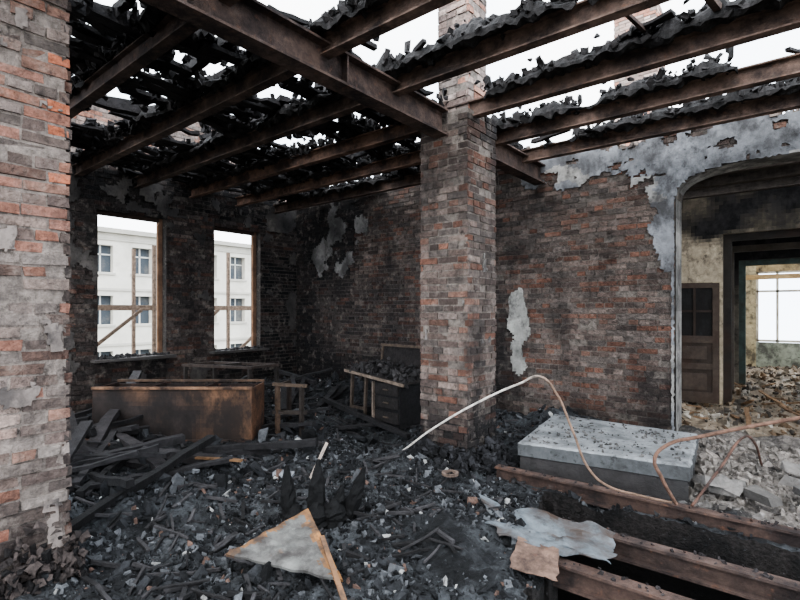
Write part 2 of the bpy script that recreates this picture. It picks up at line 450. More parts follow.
for (i, j) in list(kept):
    for di, dj, e in ((-1, 0, ((0, 1), (0, 0))), (1, 0, ((1, 0), (1, 1))), (0, -1, ((0, 0), (1, 0))), (0, 1, ((1, 1), (0, 1)))):
        if (i+di, j+dj) in kept: continue
        a = mb.v[gv(i+e[0][0], j+e[0][1])]; b = mb.v[gv(i+e[1][0], j+e[1][1])]
        mb.add([a, (a[0], a[1], -.28), (b[0], b[1], -.28), b], [(0, 1, 2, 3)], rgb(44, 41, 40))
mb.add([(XL, -3, -.05), (4, -3, -.05), (4, .25, -.05), (XL, .25, -.05)], [(0, 1, 2, 3)], rgb(60, 62, 66))
floor = mb.build('floor', M_ash)

mb = MB()
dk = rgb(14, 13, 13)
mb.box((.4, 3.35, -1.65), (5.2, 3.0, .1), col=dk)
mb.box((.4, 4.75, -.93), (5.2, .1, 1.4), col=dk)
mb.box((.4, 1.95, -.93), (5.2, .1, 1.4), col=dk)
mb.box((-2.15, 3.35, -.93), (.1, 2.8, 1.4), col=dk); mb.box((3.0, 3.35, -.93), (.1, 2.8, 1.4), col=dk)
mb.box((1.15, 4.60, -.75), (2.3, .03, .9), col=rgb(80, 104, 98))
for k in range(200):
    mb.chunk((U(-1.5, 2.2), U(2.4, 4.3), -1.58), U(.05, .2), sc(SOOT, U(.7, 3)))
mb.build('wall_pit', M_char)
# green painted locker dropped into the void
mb = MB()
G = rgb(86, 116, 108)
mb.box((.42, 3.98, -.42), (1.5, .03, .34), (.0, 0, .05), G); mb.box((.42, 4.2, -.60), (1.5, .42, .02), (.0, 0, .05), sc(G, .6))
for dx in (-.74, -.25, .25, .74): mb.box((.42+dx, 3.96, -.42), (.03, .03, .34), (0, 0, .05), sc(G, .7))
mb.box((.42, 4.2, -1.1), (1.4, .4, .96), (0, 0, .05), sc(G, .35))
mb.build('green_metal_locker', M_paint)

# ------------------------------------------------------------------ rubble scatter
mb = MB()
def blocked(x, y, m=.02):
    return in_pit(x, y) or in_slab(x, y) or (PX0-m < x < PX1+m and PY0-m < y < PY1+m) or (x < NX+m and y < NY+m)
def scatter(n, x0, x1, y0, y1, s0, s1, dark=.75):
    k = 0
    while k < n:
        x = U(x0, x1); y = U(y0, y1); k += 1
        if blocked(x, y): continue
        if fbm(x*1.3, y*1.3, 77, 3)+.6 < R.random()*.7: continue
        r = s0+(s1-s0)*R.random()**4
        q = R.random()
        if q < dark: c = sc(rgb(34, 35, 37), U(.3, 1.9))
        elif q < .965: c = sc(rgb(92, 94, 97), U(.4, 1.2))
        elif q < .978: c = rgb(150, 150, 148)
        else: c = rgb(96, 78, 70)
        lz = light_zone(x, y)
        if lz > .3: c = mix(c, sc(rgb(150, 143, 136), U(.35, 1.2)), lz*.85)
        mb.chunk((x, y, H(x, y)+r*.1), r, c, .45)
scatter(14000, XL+.1, 2.9, .4, 6.9, .015, .09)
scatter(28000, -4.9, -1.1, 1.0, 4.6, .008, .05, .74)
scatter(8000, -1.3, 2.9, 4.5, 6.9, .012, .09, .3)
scatter(1100, -8.5, -4.0, 1.0, 6.8, .05, .18, .85)
mb.build('rubble', M_earth)
mb = MB()
for k in range(900):
    x = U(-8.3, -1.9); y = U(1.1, 6.6)
    if blocked(x, y, .35): continue
    a = U(0, 6.3); L = U(.08, .34); h = H(x, y)
    mb.beam((x, y, h+.015), (x+math.cos(a)*L, y+math.sin(a)*L, H(x+math.cos(a)*L, y+math.sin(a)*L)+U(.01, .06)), U(.012, .03), U(.008, .025), sc(rgb(36, 35, 36), U(.4, 2.8)), .1, 3, .004)
mb.build('charcoal_splinters', M_char)

# ------------------------------------------------------------------ roof steel
RC = rgb(92, 76, 69)
mb = MB()
mb.ibeam((-3.0, -1.5, 3.71), (-3.0, PY0-.01, 3.71), .17, .28, RC, .02, .014)
for yy in (1.5, 2.9):
    mb.box((-3.0, yy, 3.71), (.15, .02, .24), col=RC)
mb.build('steel_girder', M_rust)
mb = MB()
mb.ibeam((-3.0, PY1+.01, 3.71), (-3.0, YW-.02, 3.71), .17, .28, RC, .02, .014)
mb.build('steel_girder', M_rust)
JY = [.9, 1.8, 2.7, 3.6, 4.55, 5.5, 6.4]
for k, y in enumerate(JY):
    mb = MB()
    c = mix(RC, rgb(136, 114, 102), U(.1, .6))
    xs = XL+.02 if k else NX+.05
    mb.ibeam((xs, y, 3.84), (-3.0, y, 3.84), .10, .17, mix(c, rgb(140, 104, 84), .3) if k in (4, 5) else mix(c, SOOT, .35), .014)
    mb.ibeam((-3.0, y, 3.84), (5.0, y+U(-.05, .05), 3.84), .10, .17, c, .014)
    mb.build('roof_joist', M_rust)
mb = MB()
x = XL+.1
while x < -3.05:
    w = U(.07, .15)
    y = U(1.2, 1.7)
    while y < YW:
        L = U(.25, 1.2); ym = y+L/2
        f = fbm(x*.75, ym*.75, 35, 3)+.3*n3(x*3, ym*2, 5)
        thr = .17-.18*sstep(3.0, 1.2, ym)
        if f < thr and R.random() < .9:
            z = 3.96+U(0, .05)
            mb.beam((x+U(-.06, .06), y, z+U(-.02, .05)), (x+U(-.08, .08), min(y+L, YW-.02), z+U(-.04, .06)), w, U(.02, .05), sc(rgb(30, 28, 29), U(.4, 1.4)), .16, 6, .016)
        y += L+U(0, .08)
    x += w+U(.0, .04)
for k in range(30):
    x = U(-8.3, -3.4); y = U(1.2, 6.6)
    a = U(-.5, .5)+(math.pi/2 if R.random() < .3 else 0); L = U(.7, 2.2)
    dx, dy = math.cos(a)*L/2, math.sin(a)*L/2
    y = max(1.6, min(5.8, y)); x = max(-7.4, min(-4.3, x))
    mb.beam((x-dx, y-dy, 4.04+U(-.02, .08)), (x+dx, y+dy, 4.04+U(-.02, .08)), U(.06, .12), U(.05, .12), sc(rgb(30, 28, 29), U(.6, 1.5)), .15, 9, .02)
# crumbled char clods lying on the boards
for k in range(5000):
    x = U(-8.5, -3.2); y = U(1.3, 6.9)
    f = fbm(x*.75, y*.75, 35, 3)
    if f > .1: continue
    mb.chunk((x, y, 4.0+abs(R.gauss(0, .04))), U(.02, .10), sc(rgb(34, 32, 33), U(.4, 1.7)))
mb.build('ceiling', M_char)
mb = MB()
K = 12
def crust(y, xa, xb, seed, hs):
    st = .03; n_ = int((xb-xa)/st); prev = None
    for i in range(n_+1):
        x = xa+i*st
        den = sstep(-.34, .18, fbm(x*.9, y*3, seed, 3)+.2*n3(x*4, y, seed))
        if den < .03: prev = None; continue
        W = (.09+.28*den)*(1+.3*n3(x*5, seed)); H_ = hs*den*(1+.9*fbm(x*3, seed, 1, 3))
        off = .08*n3(x*1.3, seed+4)
        ring = []
        for j in range(K+1):
            t = j/K*2-1
            yy = y+off+t*W*.5
            zt = 3.925+max(0, 1-t*t)**.6*H_*(1+.9*fbm(x*7, yy*7, seed, 4))
            ring.append((x+.01*n3(x*40, j), yy+.02*n3(x*15, j*2.1, 2), zt))
        for j in range(K, -1, -1):
            t = j/K*2-1
            yy = y+off+t*W*.5
            drop = 0 if abs(yy-y) < .05 else .07*max(0, fbm(x*8, yy*8, seed+3, 3)+.3)
            ring.append((x+.01*n3(x*40, j), yy, 3.922-drop))
        o = len(mb.v); mb.v += ring; m_ = len(ring)
        c = sc(rgb(40, 38, 38), .4+.9*abs(fbm(x*5, seed, 2))+U(0, .5))
        if prev is not None:
            for j in range(m_):
                k2 = (j+1) % m_
                mb.f.append([prev+j, prev+k2, o+k2, o+j]); mb.c.append(sc(c, U(.6, 1.4)))
        prev = o
for k, y in enumerate(JY):
    crust(y, -3.2, 4.8, 10+k*3, .12)
    crust(y, (-8.4 if k else -3.5), -3.2, 50+k*3, .07)
for y in JY:
    for q in range(2200):
        x = U(-8.3, 4.5)
        if fbm(x*.9, y*3, 10+JY.index(y)*3, 3) < -.16 and x > -3: continue
        if y < 1 and x < -3.5: continue
        mb.chunk((x, y+R.gauss(0, .09), 3.935+abs(R.gauss(0, .06))), U(.015, .075), sc(rgb(38, 36, 36), U(.4, 2.0)))
    for q in range(20):
        x = U(-8.0, 4.5); a = R.choice((U(-.5, .5), U(1.2, 1.9))); L = U(.2, .6)
        if y < 1 and x < -3.5: continue
        mb.beam((x, y-.1, 3.96+U(0, .03)), (x+math.cos(a)*L, y-.1+math.sin(a)*L, 3.96+U(0, .10)), U(.03, .09), U(.02, .05), sc(rgb(36, 33, 33), U(.5, 1.5)), .15, 4, .012)
mb.build('charred_roof_remains', M_char)
mb = MB()
mb.beam((-.62, 3.6, 4.0), (-.45, 4.55, 3.98), .05, .05, RC)
mb.beam((-.95, 4.55, 3.98), (-1.15, 3.6, 4.05), .03, .03, sc(RC, .6))
mb.build('steel_brace', M_rust)
mb = MB()
for k in range(900):
    x = U(-8.5, 3.5)
    mb.chunk((x, YW+U(.02, .3), back_top(x)+U(-.06, .03)), U(.04, .13), mix(rgb(130, 118, 110), SOOT, U(.0, 1)))
p = mb.build('broken_bricks', M_brickfar); p.parent = wall_back

# ------------------------------------------------------------------ concrete slab
mb = MB()
def sl(u_, v_):
    a, b, c, d = [Vector((p[0], p[1], 0)) for p in SLAB]
    return (a*(1-u_)+b*u_)*(1-v_)+(d*(1-u_)+c*u_)*v_
for layer, (z0, z1, inset, col) in enumerate(((.20, .34, 0, rgb(128, 131, 133)), (.0, .20, .02, rgb(54, 52, 52)))):
    N_ = 40; per = []
    for i in range(N_): per.append((i/N_, 0))
    for i in range(N_): per.append((1, i/N_))
    for i in range(N_): per.append((1-i/N_, 1))
    for i in range(N_): per.append((0, 1-i/N_))
    ring0 = []; ring1 = []; ring2 = []
    for (a, b) in per:
        uu = inset/2+a*(1-inset); vv = inset/2+b*(1-inset)
        p = sl(uu, vv); p += Vector((fbm(uu*6, vv*6, 3+layer)*.025, fbm(uu*6, vv*6, 8)*.025, 0))
        ring0.append((p.x, p.y, z0)); ring1.append((p.x, p.y, z1-.018-.014*abs(n3(uu*14, vv*14))))
        q = sl(.012+uu*.976, .012+vv*.976); ring2.append((q.x, q.y, z1))
    m_ = len(per)
    vs = ring0+ring1+ring2
    fs = [(i, (i+1) % m_, m_+(i+1) % m_, m_+i) for i in range(m_)]
    mb.add(vs, fs, sc(col, .4 if layer == 0 else 1))  # slab sides darker than the lit top, shade painted into the colour
    mb.add(ring1+ring2, [(i, (i+1) % m_, m_+(i+1) % m_, m_+i) for i in range(m_)], sc(col, 1.1))
    mb.add(ring2, [tuple(range(m_))], col)
for k in range(500):
    p = sl(U(.03, .97), U(.02, .98))
    if fbm(p.x*3, p.y*3, 2) < U(-.5, .3): continue
    mb.chunk((p.x, p.y, .343), U(.008, .03), sc(rgb(96, 94, 92), U(.3, 1.2)))
mb.build('concrete_slab', M_conc)

# ------------------------------------------------------------------ floor beams over pit
FB = rgb(84, 66, 58)
for (x0, y, x1, z) in ((-2.38, 4.5, 2.6, .05), (-1.75, 3.74, 2.6, .0), (-1.45, 3.14, 2.6, .0)):
    mb = MB(); mb.ibeam((x0, y-.03, z), (x1, y+.03, z), .10, .15, mix(FB, rgb(84, 74, 70), U(0, .6)), .018, .012)
    for q in range(90):
        mb.chunk((U(x0, x1), y+U(-.05, .05), z+.08), U(.008, .03), sc(rgb(56, 52, 52), U(.4, 1.3)))
    mb.build('floor_joist', M_rust)

# ------------------------------------------------------------------ pipes
def pipe(name, pts, r, col, mat):
    cu = bpy.data.curves.new(name, 'CURVE'); cu.dimensions = '3D'; cu.bevel_depth = r; cu.bevel_resolution = 4; cu.use_fill_caps = True
    sp = cu.splines.new('BEZIER'); sp.bezier_points.add(len(pts)-1)
    for bp_, p in zip(sp.bezier_points, pts):
        bp_.co = p; bp_.handle_left_type = bp_.handle_right_type = 'AUTO'
    ob = bpy.data.objects.new(name+'_tmp', cu); bpy.context.collection.objects.link(ob)
    dg = bpy.context.evaluated_depsgraph_get(); me = bpy.data.meshes.new_from_object(ob.evaluated_get(dg))
    bpy.data.objects.remove(ob)
    me.name = name
    at = me.color_attributes.new('Col', 'FLOAT_COLOR', 'CORNER')
    buf = []
    for l in me.loops:
        c = col(me.vertices[l.vertex_index].co); buf += [c[0], c[1], c[2], 1.]
    at.data.foreach_set('color', buf)
    me.polygons.foreach_set('use_smooth', [True]*len(me.polygons))
    me.materials.clear(); me.materials.append(mat)
    o = bpy.data.objects.new(name, me); bpy.context.collection.objects.link(o)
    return o
pipe('bent_conduit', [(-3.52, 4.33, .08), (-3.30, 4.22, .22), (-3.0, 4.14, .43), (-2.33, 4.04, .84), (-1.92, 4.05, 1.05), (-1.72, 4.03, 1.125), (-1.60, 4.05, 1.0), (-1.476, 4.09, .70), (-1.36, 4.18, .36), (-1.25, 4.26, .237), (-1.01, 4.38, .17), (-.80, 4.45, .145)],
     .010, lambda p: mix(rgb(220, 214, 206), rgb(126, 104, 90), sstep(-2.1, -1.6, p.x)), M_earth)
pipe('bent_rusty_pipe', [(1.3, 5.1, .03), (1.15, 5.02, .9), (.6, 4.82, 1.10), (.17, 4.65, .97), (-.59, 4.36, .73), (-.80, 4.25, .65), (-.87, 4.19, .55), (-.83, 4.23, .40), (-.76, 4.4, .16)],
     .014, lambda p: rgb(108, 84, 72), M_earth)
pipe('rusty_rebar', [(-.66, 4.47, .15), (-.53, 5.0, .34), (-.40, 5.61, .51), (-.34, 5.9, .40), (-.30, 6.2, .12)], .011, lambda p: rgb(96, 72, 62), M_rust)

# ------------------------------------------------------------------ sheets
def sheet(name, c4, z4, amp, mat, colf, nu=30, nv=16, th=.006, edge=.03):
    mb = MB()
    C = [Vector((c[0], c[1], z)) for c, z in zip(c4, z4)]
    vt = []
    for s_ in (1, -1):
        for i in range(nu+1):
            for j in range(nv+1):
                a, b = i/nu, j/nv
                p = (C[0]*(1-a)+C[1]*a)*(1-b)+(C[3]*(1-a)+C[2]*a)*b
                w = fbm(p.x*3, p.y*3, 50+len(name), 3)
                p = p+Vector((n3(a*5, b*5, 3)*edge, n3(a*5, b*5, 6)*edge, w*amp+s_*th/2))
                vt.append(p)
    K = (nu+1)*(nv+1); id_ = lambda i, j, s: s*K+i*(nv+1)+j
    mb.v += [tuple(v) for v in vt]
    for i in range(nu):
        for j in range(nv):
            c = colf(i/nu, j/nv)
            mb.f.append([id_(i, j, 0), id_(i+1, j, 0), id_(i+1, j+1, 0), id_(i, j+1, 0)]); mb.c.append(c)
            mb.f.append([id_(i, j, 1), id_(i, j+1, 1), id_(i+1, j+1, 1), id_(i+1, j, 1)]); mb.c.append(c)
    for i in range(nu):
        for j in (0, nv):
            mb.f.append([id_(i, j, 0), id_(i+1, j, 0), id_(i+1, j, 1), id_(i, j, 1)]); mb.c.append(colf(i/nu, j/nv))
    for j in range(nv):
        for i in (0, nu):
            mb.f.append([id_(i, j, 0), id_(i, j+1, 0), id_(i, j+1, 1), id_(i, j, 1)]); mb.c.append(colf(i/nu, j/nv))
    return mb.build(name, mat)
sheet('crumpled_metal_sheet', [(-2.12, 3.66), (-1.02, 3.66), (-.90, 3.16), (-1.62, 3.08)], [.11, .13, .11, .12], .05, M_sheet,
      lambda a, b: mix(rgb(104, 111, 116), rgb(76, 66, 60), sstep(.1, .5, fbm(a*3, b*3, 4))), edge=.08)
sheet('rusty_metal_plate', [(-1.50, 3.12), (-1.22, 3.14), (-1.12, 2.86), (-1.42, 2.84)], [.14, .12, .08, .08], .02, M_rust,
      lambda a, b: rgb(120, 98, 86), 8, 8)

# triangular panel in the foreground
mb = MB()
A = Vector((-2.90, 1.76, .10)); B = Vector((-2.77, 2.34, .25)); C = Vector((-2.10, 2.04, .09))
nrm = (B-A).cross(C-A).normalized()
if nrm.z < 0: nrm = -nrm
tn = nrm*.01
nt_ = 26
def tri(i, j): return A+(B-A)*(i/nt_)+(C-A)*(j/nt_)
def tcol(i, j):
    k = 1-(i+j)/nt_
    f = fbm(i*.25, j*.25, 3)
    c = mix(rgb(106, 106, 103), rgb(70, 66, 64), .3+.6*f)
    if k < .10+.1*f or j < 1.0+2*f: c = mix(rgb(150, 108, 68), rgb(92, 74, 60), .4+f)
    return c
for i in range(nt_):
    for j in range(nt_-i):
        o_ = lambda a, b, s_: tri(a, b)+tn*s_+nrm*.016*n3(a*.3, b*.3)
        f3 = [(i, j), (i+1, j), (i, j+1)]
        mb.add([o_(a, b, 1) for a, b in f3]+[o_(a, b, -1) for a, b in f3], [(2, 1, 0), (3, 4, 5), (0, 1, 4, 3), (1, 2, 5, 4), (2, 0, 3, 5)], tcol(i, j))
        if i+j < nt_-1:
            f3 = [(i+1, j), (i+1, j+1), (i, j+1)]
            mb.add([o_(a, b, 1) for a, b in f3]+[o_(a, b, -1) for a, b in f3], [(2, 1, 0), (3, 4, 5), (0, 1, 4, 3), (1, 2, 5, 4), (2, 0, 3, 5)], tcol(i+.5, j+.5))
mb.beam(tuple(B*.55+C*.45+tn*1.5), (-1.90, 1.88, .07), .03, .014, rgb(124, 94, 70))
mb.build('broken_triangular_panel', M_panel)

# ------------------------------------------------------------------ charred stumps
mb = MB()
def spike(x, y, h, r, lean):
    ns = 11; rings = 12; vs = []
    z0 = H(x, y)-.06
    for k in range(rings+1):
        t = k/rings
        rr = r*(1-.1*t) if t < .65 else r*(.935-(t-.65)*2.1)
        rr = max(rr, .016)
        for q in range(ns):
            a = q*2*math.pi/ns
            j = 1+.4*n3(q*3, k*1.5, x*9)
            vs.append((x+lean[0]*t*h+math.cos(a)*rr*j, y+lean[1]*t*h+math.sin(a)*rr*j, z0+t*(h+.06)))
    fs = []
    for k in range(rings):
        for q in range(ns):
            fs.append((k*ns+q, k*ns+(q+1) % ns, (k+1)*ns+(q+1) % ns, (k+1)*ns+q))
    fs.append(tuple(rings*ns+q for q in range(ns)))
    mb.add(vs, fs, rgb(7, 7, 8))
for (x, y, h, r, l) in ((-3.19, 2.50, .48, .06, (-.03, -.03)), (-3.02, 2.62, .50, .07, (.02, .06)), (-2.95, 2.72, .28, .06, (.3, .2)), (-2.86, 2.80, .42, .062, (.3, .22)), (-3.1, 2.72, .3, .06, (-.1, .1)), (-2.98, 2.60, .2, .11, (0, 0)), (-3.12, 2.5, .18, .10, (0, 0)), (-2.88, 2.7, .2, .1, (0, 0))):
    spike(x, y, h, r, l)
mb.build('charred_stump', M_char)

# ------------------------------------------------------------------ rusty metal cabinet lying open
e = empty('rusty_metal_cabinet')
r_ = Vector((.775, .632, 0)); b_ = Vector((-.632, .775, 0))
c0 = Vector((-6.14, 2.98, 0))
Mx = Matrix(((r_.x, b_.x, 0), (r_.y, b_.y, 0), (0, 0, 1)))
z0 = .03
def cb(mb, lx, ly, lz, sx, sy, sz, col): mb.box(c0+r_*lx+b_*ly+Vector((0, 0, z0+lz)), (sx, sy, sz), M=Mx, col=col)
mb = MB()
NP = 40
for k in range(NP):
    w = 2.0/NP; xx = -1+w*(k+.5)
    for q in range(12):
        zz = .02+.66*(q+.5)/12
        c = mix(rgb(44, 38, 36), rgb(108, 80, 60), sstep(-.3, 1.1, xx)*.8+.5*fbm(xx*2, zz*2, 1)+.25*sstep(.3, .7, zz)-.1)
        cb(mb, xx, 0, zz, w, .016, .66/12, c)
mb.build('front_panel', M_cab, parent=e)
mb = MB()
cb(mb, 0, -.01, .685, 2.02, .05, .03, rgb(122, 94, 74))
cb(mb, 0, -.01, .02, 2.02, .05, .03, rgb(64, 52, 46))
cb(mb, -1.0, .27, .34, .018, .55, .68, rgb(56, 42, 36)); cb(mb, 1.0, .27, .34, .018, .55, .68, rgb(96, 70, 54))
cb(mb, 0, .55, .33, 2.0, .018, .66, rgb(50, 40, 36)); cb(mb, 0, .27, .03, 2.0, .55, .02, rgb(50, 38, 34))
cb(mb, -.35, .27, .36, .018, .55, .64, rgb(60, 42, 36)); cb(mb, .35, .27, .36, .018, .55, .64, rgb(60, 42, 36))
cb(mb, 0, .56, .70, 2.02, .04, .03, rgb(84, 68, 56))
mb.build('body', M_rust, parent=e)
mb = MB()
mb.beam((-5.35, 4.0, .0), (-5.35, 4.0, .72), .05, .05, rgb(74, 60, 50)); mb.beam((-5.08, 4.18, .0), (-5.08, 4.18, .70), .05, .05, rgb(46, 40, 36))
mb.beam((-5.40, 3.96, .72), (-5.02, 4.22, .70), .05, .04, rgb(74, 62, 52)); mb.beam((-5.40, 3.96, .35), (-5.02, 4.22, .35), .03, .05, rgb(46, 40, 36))
mb.beam((-5.75, 4.5, .0), (-5.75, 4.5, .66), .05, .05, rgb(46, 38, 34)); mb.beam((-5.35, 4.0, .7), (-5.75, 4.5, .66), .04, .04, rgb(54, 46, 40))
mb.build('burnt_chair_frame', M_char)
mb = MB()
for dx in (0, 1.1):
    for dy in (0, .5): mb.beam((-7.6+dx, 3.9+dy+dx*.4, .0), (-7.6+dx, 3.9+dy+dx*.4, .82), .05, .05, rgb(46, 42, 40))
for dy in (0, .5): mb.beam((-7.65, 3.88+dy, .82), (-6.45, 4.36+dy, .82), .06, .04, rgb(58, 50, 46))
mb.beam((-7.6, 3.9, .82), (-7.6, 4.4, .82), .05, .04, rgb(56, 48, 44)); mb.beam((-6.5, 4.34, .82), (-6.5, 4.84, .82), .05, .04, rgb(56, 48, 44))
mb.beam((-7.1, 4.1, .82), (-7.1, 4.6, .82), .05, .04, rgb(46, 42, 40))
mb.build('burnt_table_frame', M_char)

# ------------------------------------------------------------------ burnt desk
e = empty('burnt_desk')
hz = .08
mb = MB()
mb.beam((-5.32, 5.55, .80), (-4.12, 5.42, .70), .66, .035, rgb(44, 40, 38), .01, 6, .004)
mb.beam((-5.34, 5.22, .79), (-4.08, 5.08, .69), .022, .04, rgb(112, 99, 88))
mb.build('desk_top', M_char, parent=e)
mb = MB()
for (x, y) in ((-5.25, 5.27), (-5.22, 5.85), (-4.95, 5.25)):
    mb.beam((x, y, hz), (x+.03, y, .76), .04, .04, rgb(74, 65, 58))
mb.beam((-5.25, 5.27, .25), (-4.95, 5.25, .25), .03, .04, rgb(66, 58, 52))
mb.build('legs', M_char, parent=e)
mb = MB()
mb.box((-4.4, 5.42, .38), (.5, .55, .6), (0, 0, -.1), rgb(22, 21, 22))
for zz in (.22, .42, .60):
    mb.box((-4.43, 5.135, zz), (.46, .02, .15), (0, 0, -.1), rgb(34, 31, 30)); mb.box((-4.43, 5.115, zz), (.1, .02, .015), (0, 0, -.1), rgb(80, 70, 60))
mb.box((-4.68, 5.14, .38), (.03, .04, .62), (0, 0, -.1), rgb(106, 95, 86))
mb.build('drawer_pedestal', M_char, parent=e)
mb = MB()
mb.box((-4.65, 5.83, .93), (1.0, .03, .42), (-.15, 0, -.1), rgb(40, 36, 35))
mb.box((-4.65, 5.82, 1.15), (1.04, .04, .04), (-.15, 0, -.1), rgb(84, 72, 62)); mb.box((-5.15, 5.87, .93), (.04, .04, .44), (-.15, 0, -.1), rgb(84, 72, 62)); mb.box((-4.15, 5.77, .93), (.04, .04, .44), (-.15, 0, -.1), rgb(84, 72, 62))
for k in range(600):
    x = U(-5.25, -4.15); mb.chunk((x, U(5.2, 5.78), .79-(x+5.3)*.08+abs(R.gauss(0, .06))), U(.02, .09), sc(rgb(44, 42, 42), U(.5, 1.8)))
mb.build('charred_load', M_char, parent=e)

# ------------------------------------------------------------------ fallen charred timbers
mb = MB()
for k in range(46):
    x = U(-8.0, -4.4); y = U(1.0, 3.2) if k < 30 else U(3.6, 6.4)
    a = U(0, math.pi); L = U(.5, 1.8)
    dx, dy = math.cos(a)*L/2, math.sin(a)*L/2
    if abs(x+6.14) < 1.1 and abs(y-3.1) < .8: y = 1.9
    x1, y1, x2, y2 = x-dx, y-dy, x+dx, y+dy
    x1 = max(x1, XL+.15); x2 = max(x2, XL+.15); y1 = min(y1, YW-.1); y2 = min(y2, YW-.1)
    mb.beam((x1, y1, H(x1, y1)+.05), (x2, y2, H(x2, y2)+U(.05, .3)), U(.05, .11), U(.03, .08), sc(rgb(26, 25, 26), U(.6, 2.6)), .12, 7, .012)
for (a, b) in (((-5.2, 1.55, .06), (-7.9, 3.3, .72)), ((-4.9, 1.7, .06), (-7.4, 2.1, .62)), ((-5.0, 2.3, .08), (-6.3, 1.3, .45)), ((-4.3, 2.2, .10), (-6.2, 2.35, .25)), ((-4.6, 2.9, .1), (-5.2, 2.2, .26))):
    mb.beam(a, b, .12, .08, sc(rgb(40, 38, 39), U(.7, 1.8)), .1, 9, .015)
mb.build('charred_timbers', M_char)
mb = MB(); mb.beam((-4.75, 2.55, .20), (-4.25, 2.75, .22), .045, .02, rgb(112, 86, 62)); mb.build('scorched_board', M_char)
mb = MB(); mb.beam((-3.66, 3.08, .02), (-3.59, 3.27, .40), .03, .018, rgb(170, 158, 148)); mb.build('wooden_stick', M_earth)
mb = MB(); mb.box((-3.85, 2.95, .12), (.20, .10, .03), (.2, .1, .4), rgb(140, 144, 150), .01); mb.build('plaster_fragment', M_plaster)
mb = MB()
for k in range(16):
    a = k*2*math.pi/16; a2 = (k+1)*2*math.pi/16
    mb.beam((-2.62+.07*math.cos(a), 3.98+.07*math.sin(a), .12), (-2.62+.07*math.cos(a2), 3.98+.07*math.sin(a2), .12), .025, .025, rgb(104, 90, 82))
mb.build('metal_ring', M_earth)

# ------------------------------------------------------------------ beyond the arch
mb = MB()
hh = lambda x, y: .05+.07*fbm(x*1.5, y*1.5, 60)+.03*fbm(x*6, y*6, 2)+.12*sstep(.5, -1, x)*max(0, fbm(x, y*.7, 3))
for i in range(80):
    for j in range(140):
        x0, x1 = -4+i*.1, -4+(i+1)*.1; y0, y1 = 7.36+j*.09, 7.36+(j+1)*.09
        mb.add([(x0, y0, hh(x0, y0)), (x1, y0, hh(x1, y0)), (x1, y1, hh(x1, y1)), (x0, y1, hh(x0, y1))], [(0, 1, 2, 3)],
               mix(rgb(156, 142, 124), rgb(78, 70, 62), .45+.7*fbm(x0*2, y0*2, 9)))
for k in range(8000):
    x = U(-3, 3); y = U(7.4, 18.5)
    mb.chunk((x, y, hh(x, y)+.01), .015+.10*R.random()**4, sc(R.choice([rgb(160, 148, 132), rgb(118, 99, 80), rgb(88, 82, 76), rgb(170, 164, 154)]), U(.35, 1.1)), .45)
for k in range(60):
    x = U(-2, 2); y = U(7.6, 13); a = U(0, 6.3); L = U(.2, .8)
    mb.beam((x, y, hh(x, y)+.04), (x+math.cos(a)*L, y+math.sin(a)*L, hh(x, y)+U(.05, .25)), .06, .02, sc(rgb(120, 96, 74), U(.4, 1.2)), .1, 3, .01)
mb.build('floor_corridor', M_earth)
def cross(name, y, xo0, xo1, ztop, col, zs=2.7, dark=SOOT, base=0., h=3.75):
    mb = MB()
    def seg(x0, x1, z0, z1):
        nx_ = max(1, int((x1-x0)/.06)); nz_ = max(1, int((z1-z0)/.06))
        for a in range(nx_):
            for b in range(nz_):
                xa = x0+(x1-x0)*a/nx_; xb = x0+(x1-x0)*(a+1)/nx_; za = z0+(z1-z0)*b/nz_; zb = z0+(z1-z0)*(b+1)/nz_
                zc = (za+zb)/2
                c = mix(col, dark, base+sstep(zs-.3, zs+.4, zc+.3*fbm(xa*2, zc*2, 4))*.95+.35*fbm(xa*1.5, zc*1.5, y))
                mb.add([(xa, y, za), (xb, y, za), (xb, y, zb), (xa, y, zb)], [(0, 1, 2, 3)], c)
        mb.box(((x0+x1)/2, y+.125, (z0+z1)/2), (x1-x0, .23, z1-z0), col=mix(col, dark, .5))
    seg(-2.4, xo0, 0, ztop); seg(xo1, 2.6, 0, ztop); seg(-2.4, 2.6, ztop, h)
    mb.box((-3.2, y+.12, 1.9), (1.6, .24, 3.75), col=mix(col, dark, .4)); mb.box((3.3, y+.12, 1.9), (1.4, .24, 3.75), col=mix(col, dark, .4))
    return mb.build(name, M_plaster)
cross('wall_corridor_near', 10.0, -1.02, 1.3, 3.0, rgb(190, 176, 154), 2.8)
cross('wall_corridor_middle', 13.2, -1.05, 1.2, 2.8, rgb(124, 118, 108), 2.4, base=.3)
def frame(name, y, xo0, xo1, zt_, c, yy=0.):
    mb = MB()
    mb.box((xo0+.06, y+yy, zt_/2), (.12, .09, zt_), col=c); mb.box((xo1-.06, y+yy, zt_/2), (.12, .09, zt_), col=c); mb.box(((xo0+xo1)/2, y+yy, zt_-.06), (xo1-xo0-.24, .09, .12), col=c)
    mb.build(name, M_paint)
frame('trim_1', 10.12, -1.02, 1.3, 3.0, rgb(52, 49, 46))
frame('trim_2', 11.6, -1.12, 1.3, 2.95, rgb(84, 78, 70))
frame('trim_3', 13.32, -1.05, 1.2, 2.8, rgb(78, 92, 88))
frame('trim_4', 15.5, -1.35, 1.4, 2.6, rgb(186, 160, 120))
mb = MB()
for y0_, y1_ in ((7.36, 10), (10.24, 13.2), (13.44, 18)):
    mb.box((-4.1, (y0_+y1_)/2, 1.9), (.2, y1_-y0_, 3.75), col=rgb(160, 146, 122))
mb.box((-1.35, 11.7, 1.9), (.15, 2.8, 3.75), col=rgb(104, 98, 90)); mb.box((-1.6, 15.6, 1.9), (.15, 4.2, 3.75), col=rgb(176, 154, 116))
mb.build('wall_corridor_left', M_plaster)
mb = MB()
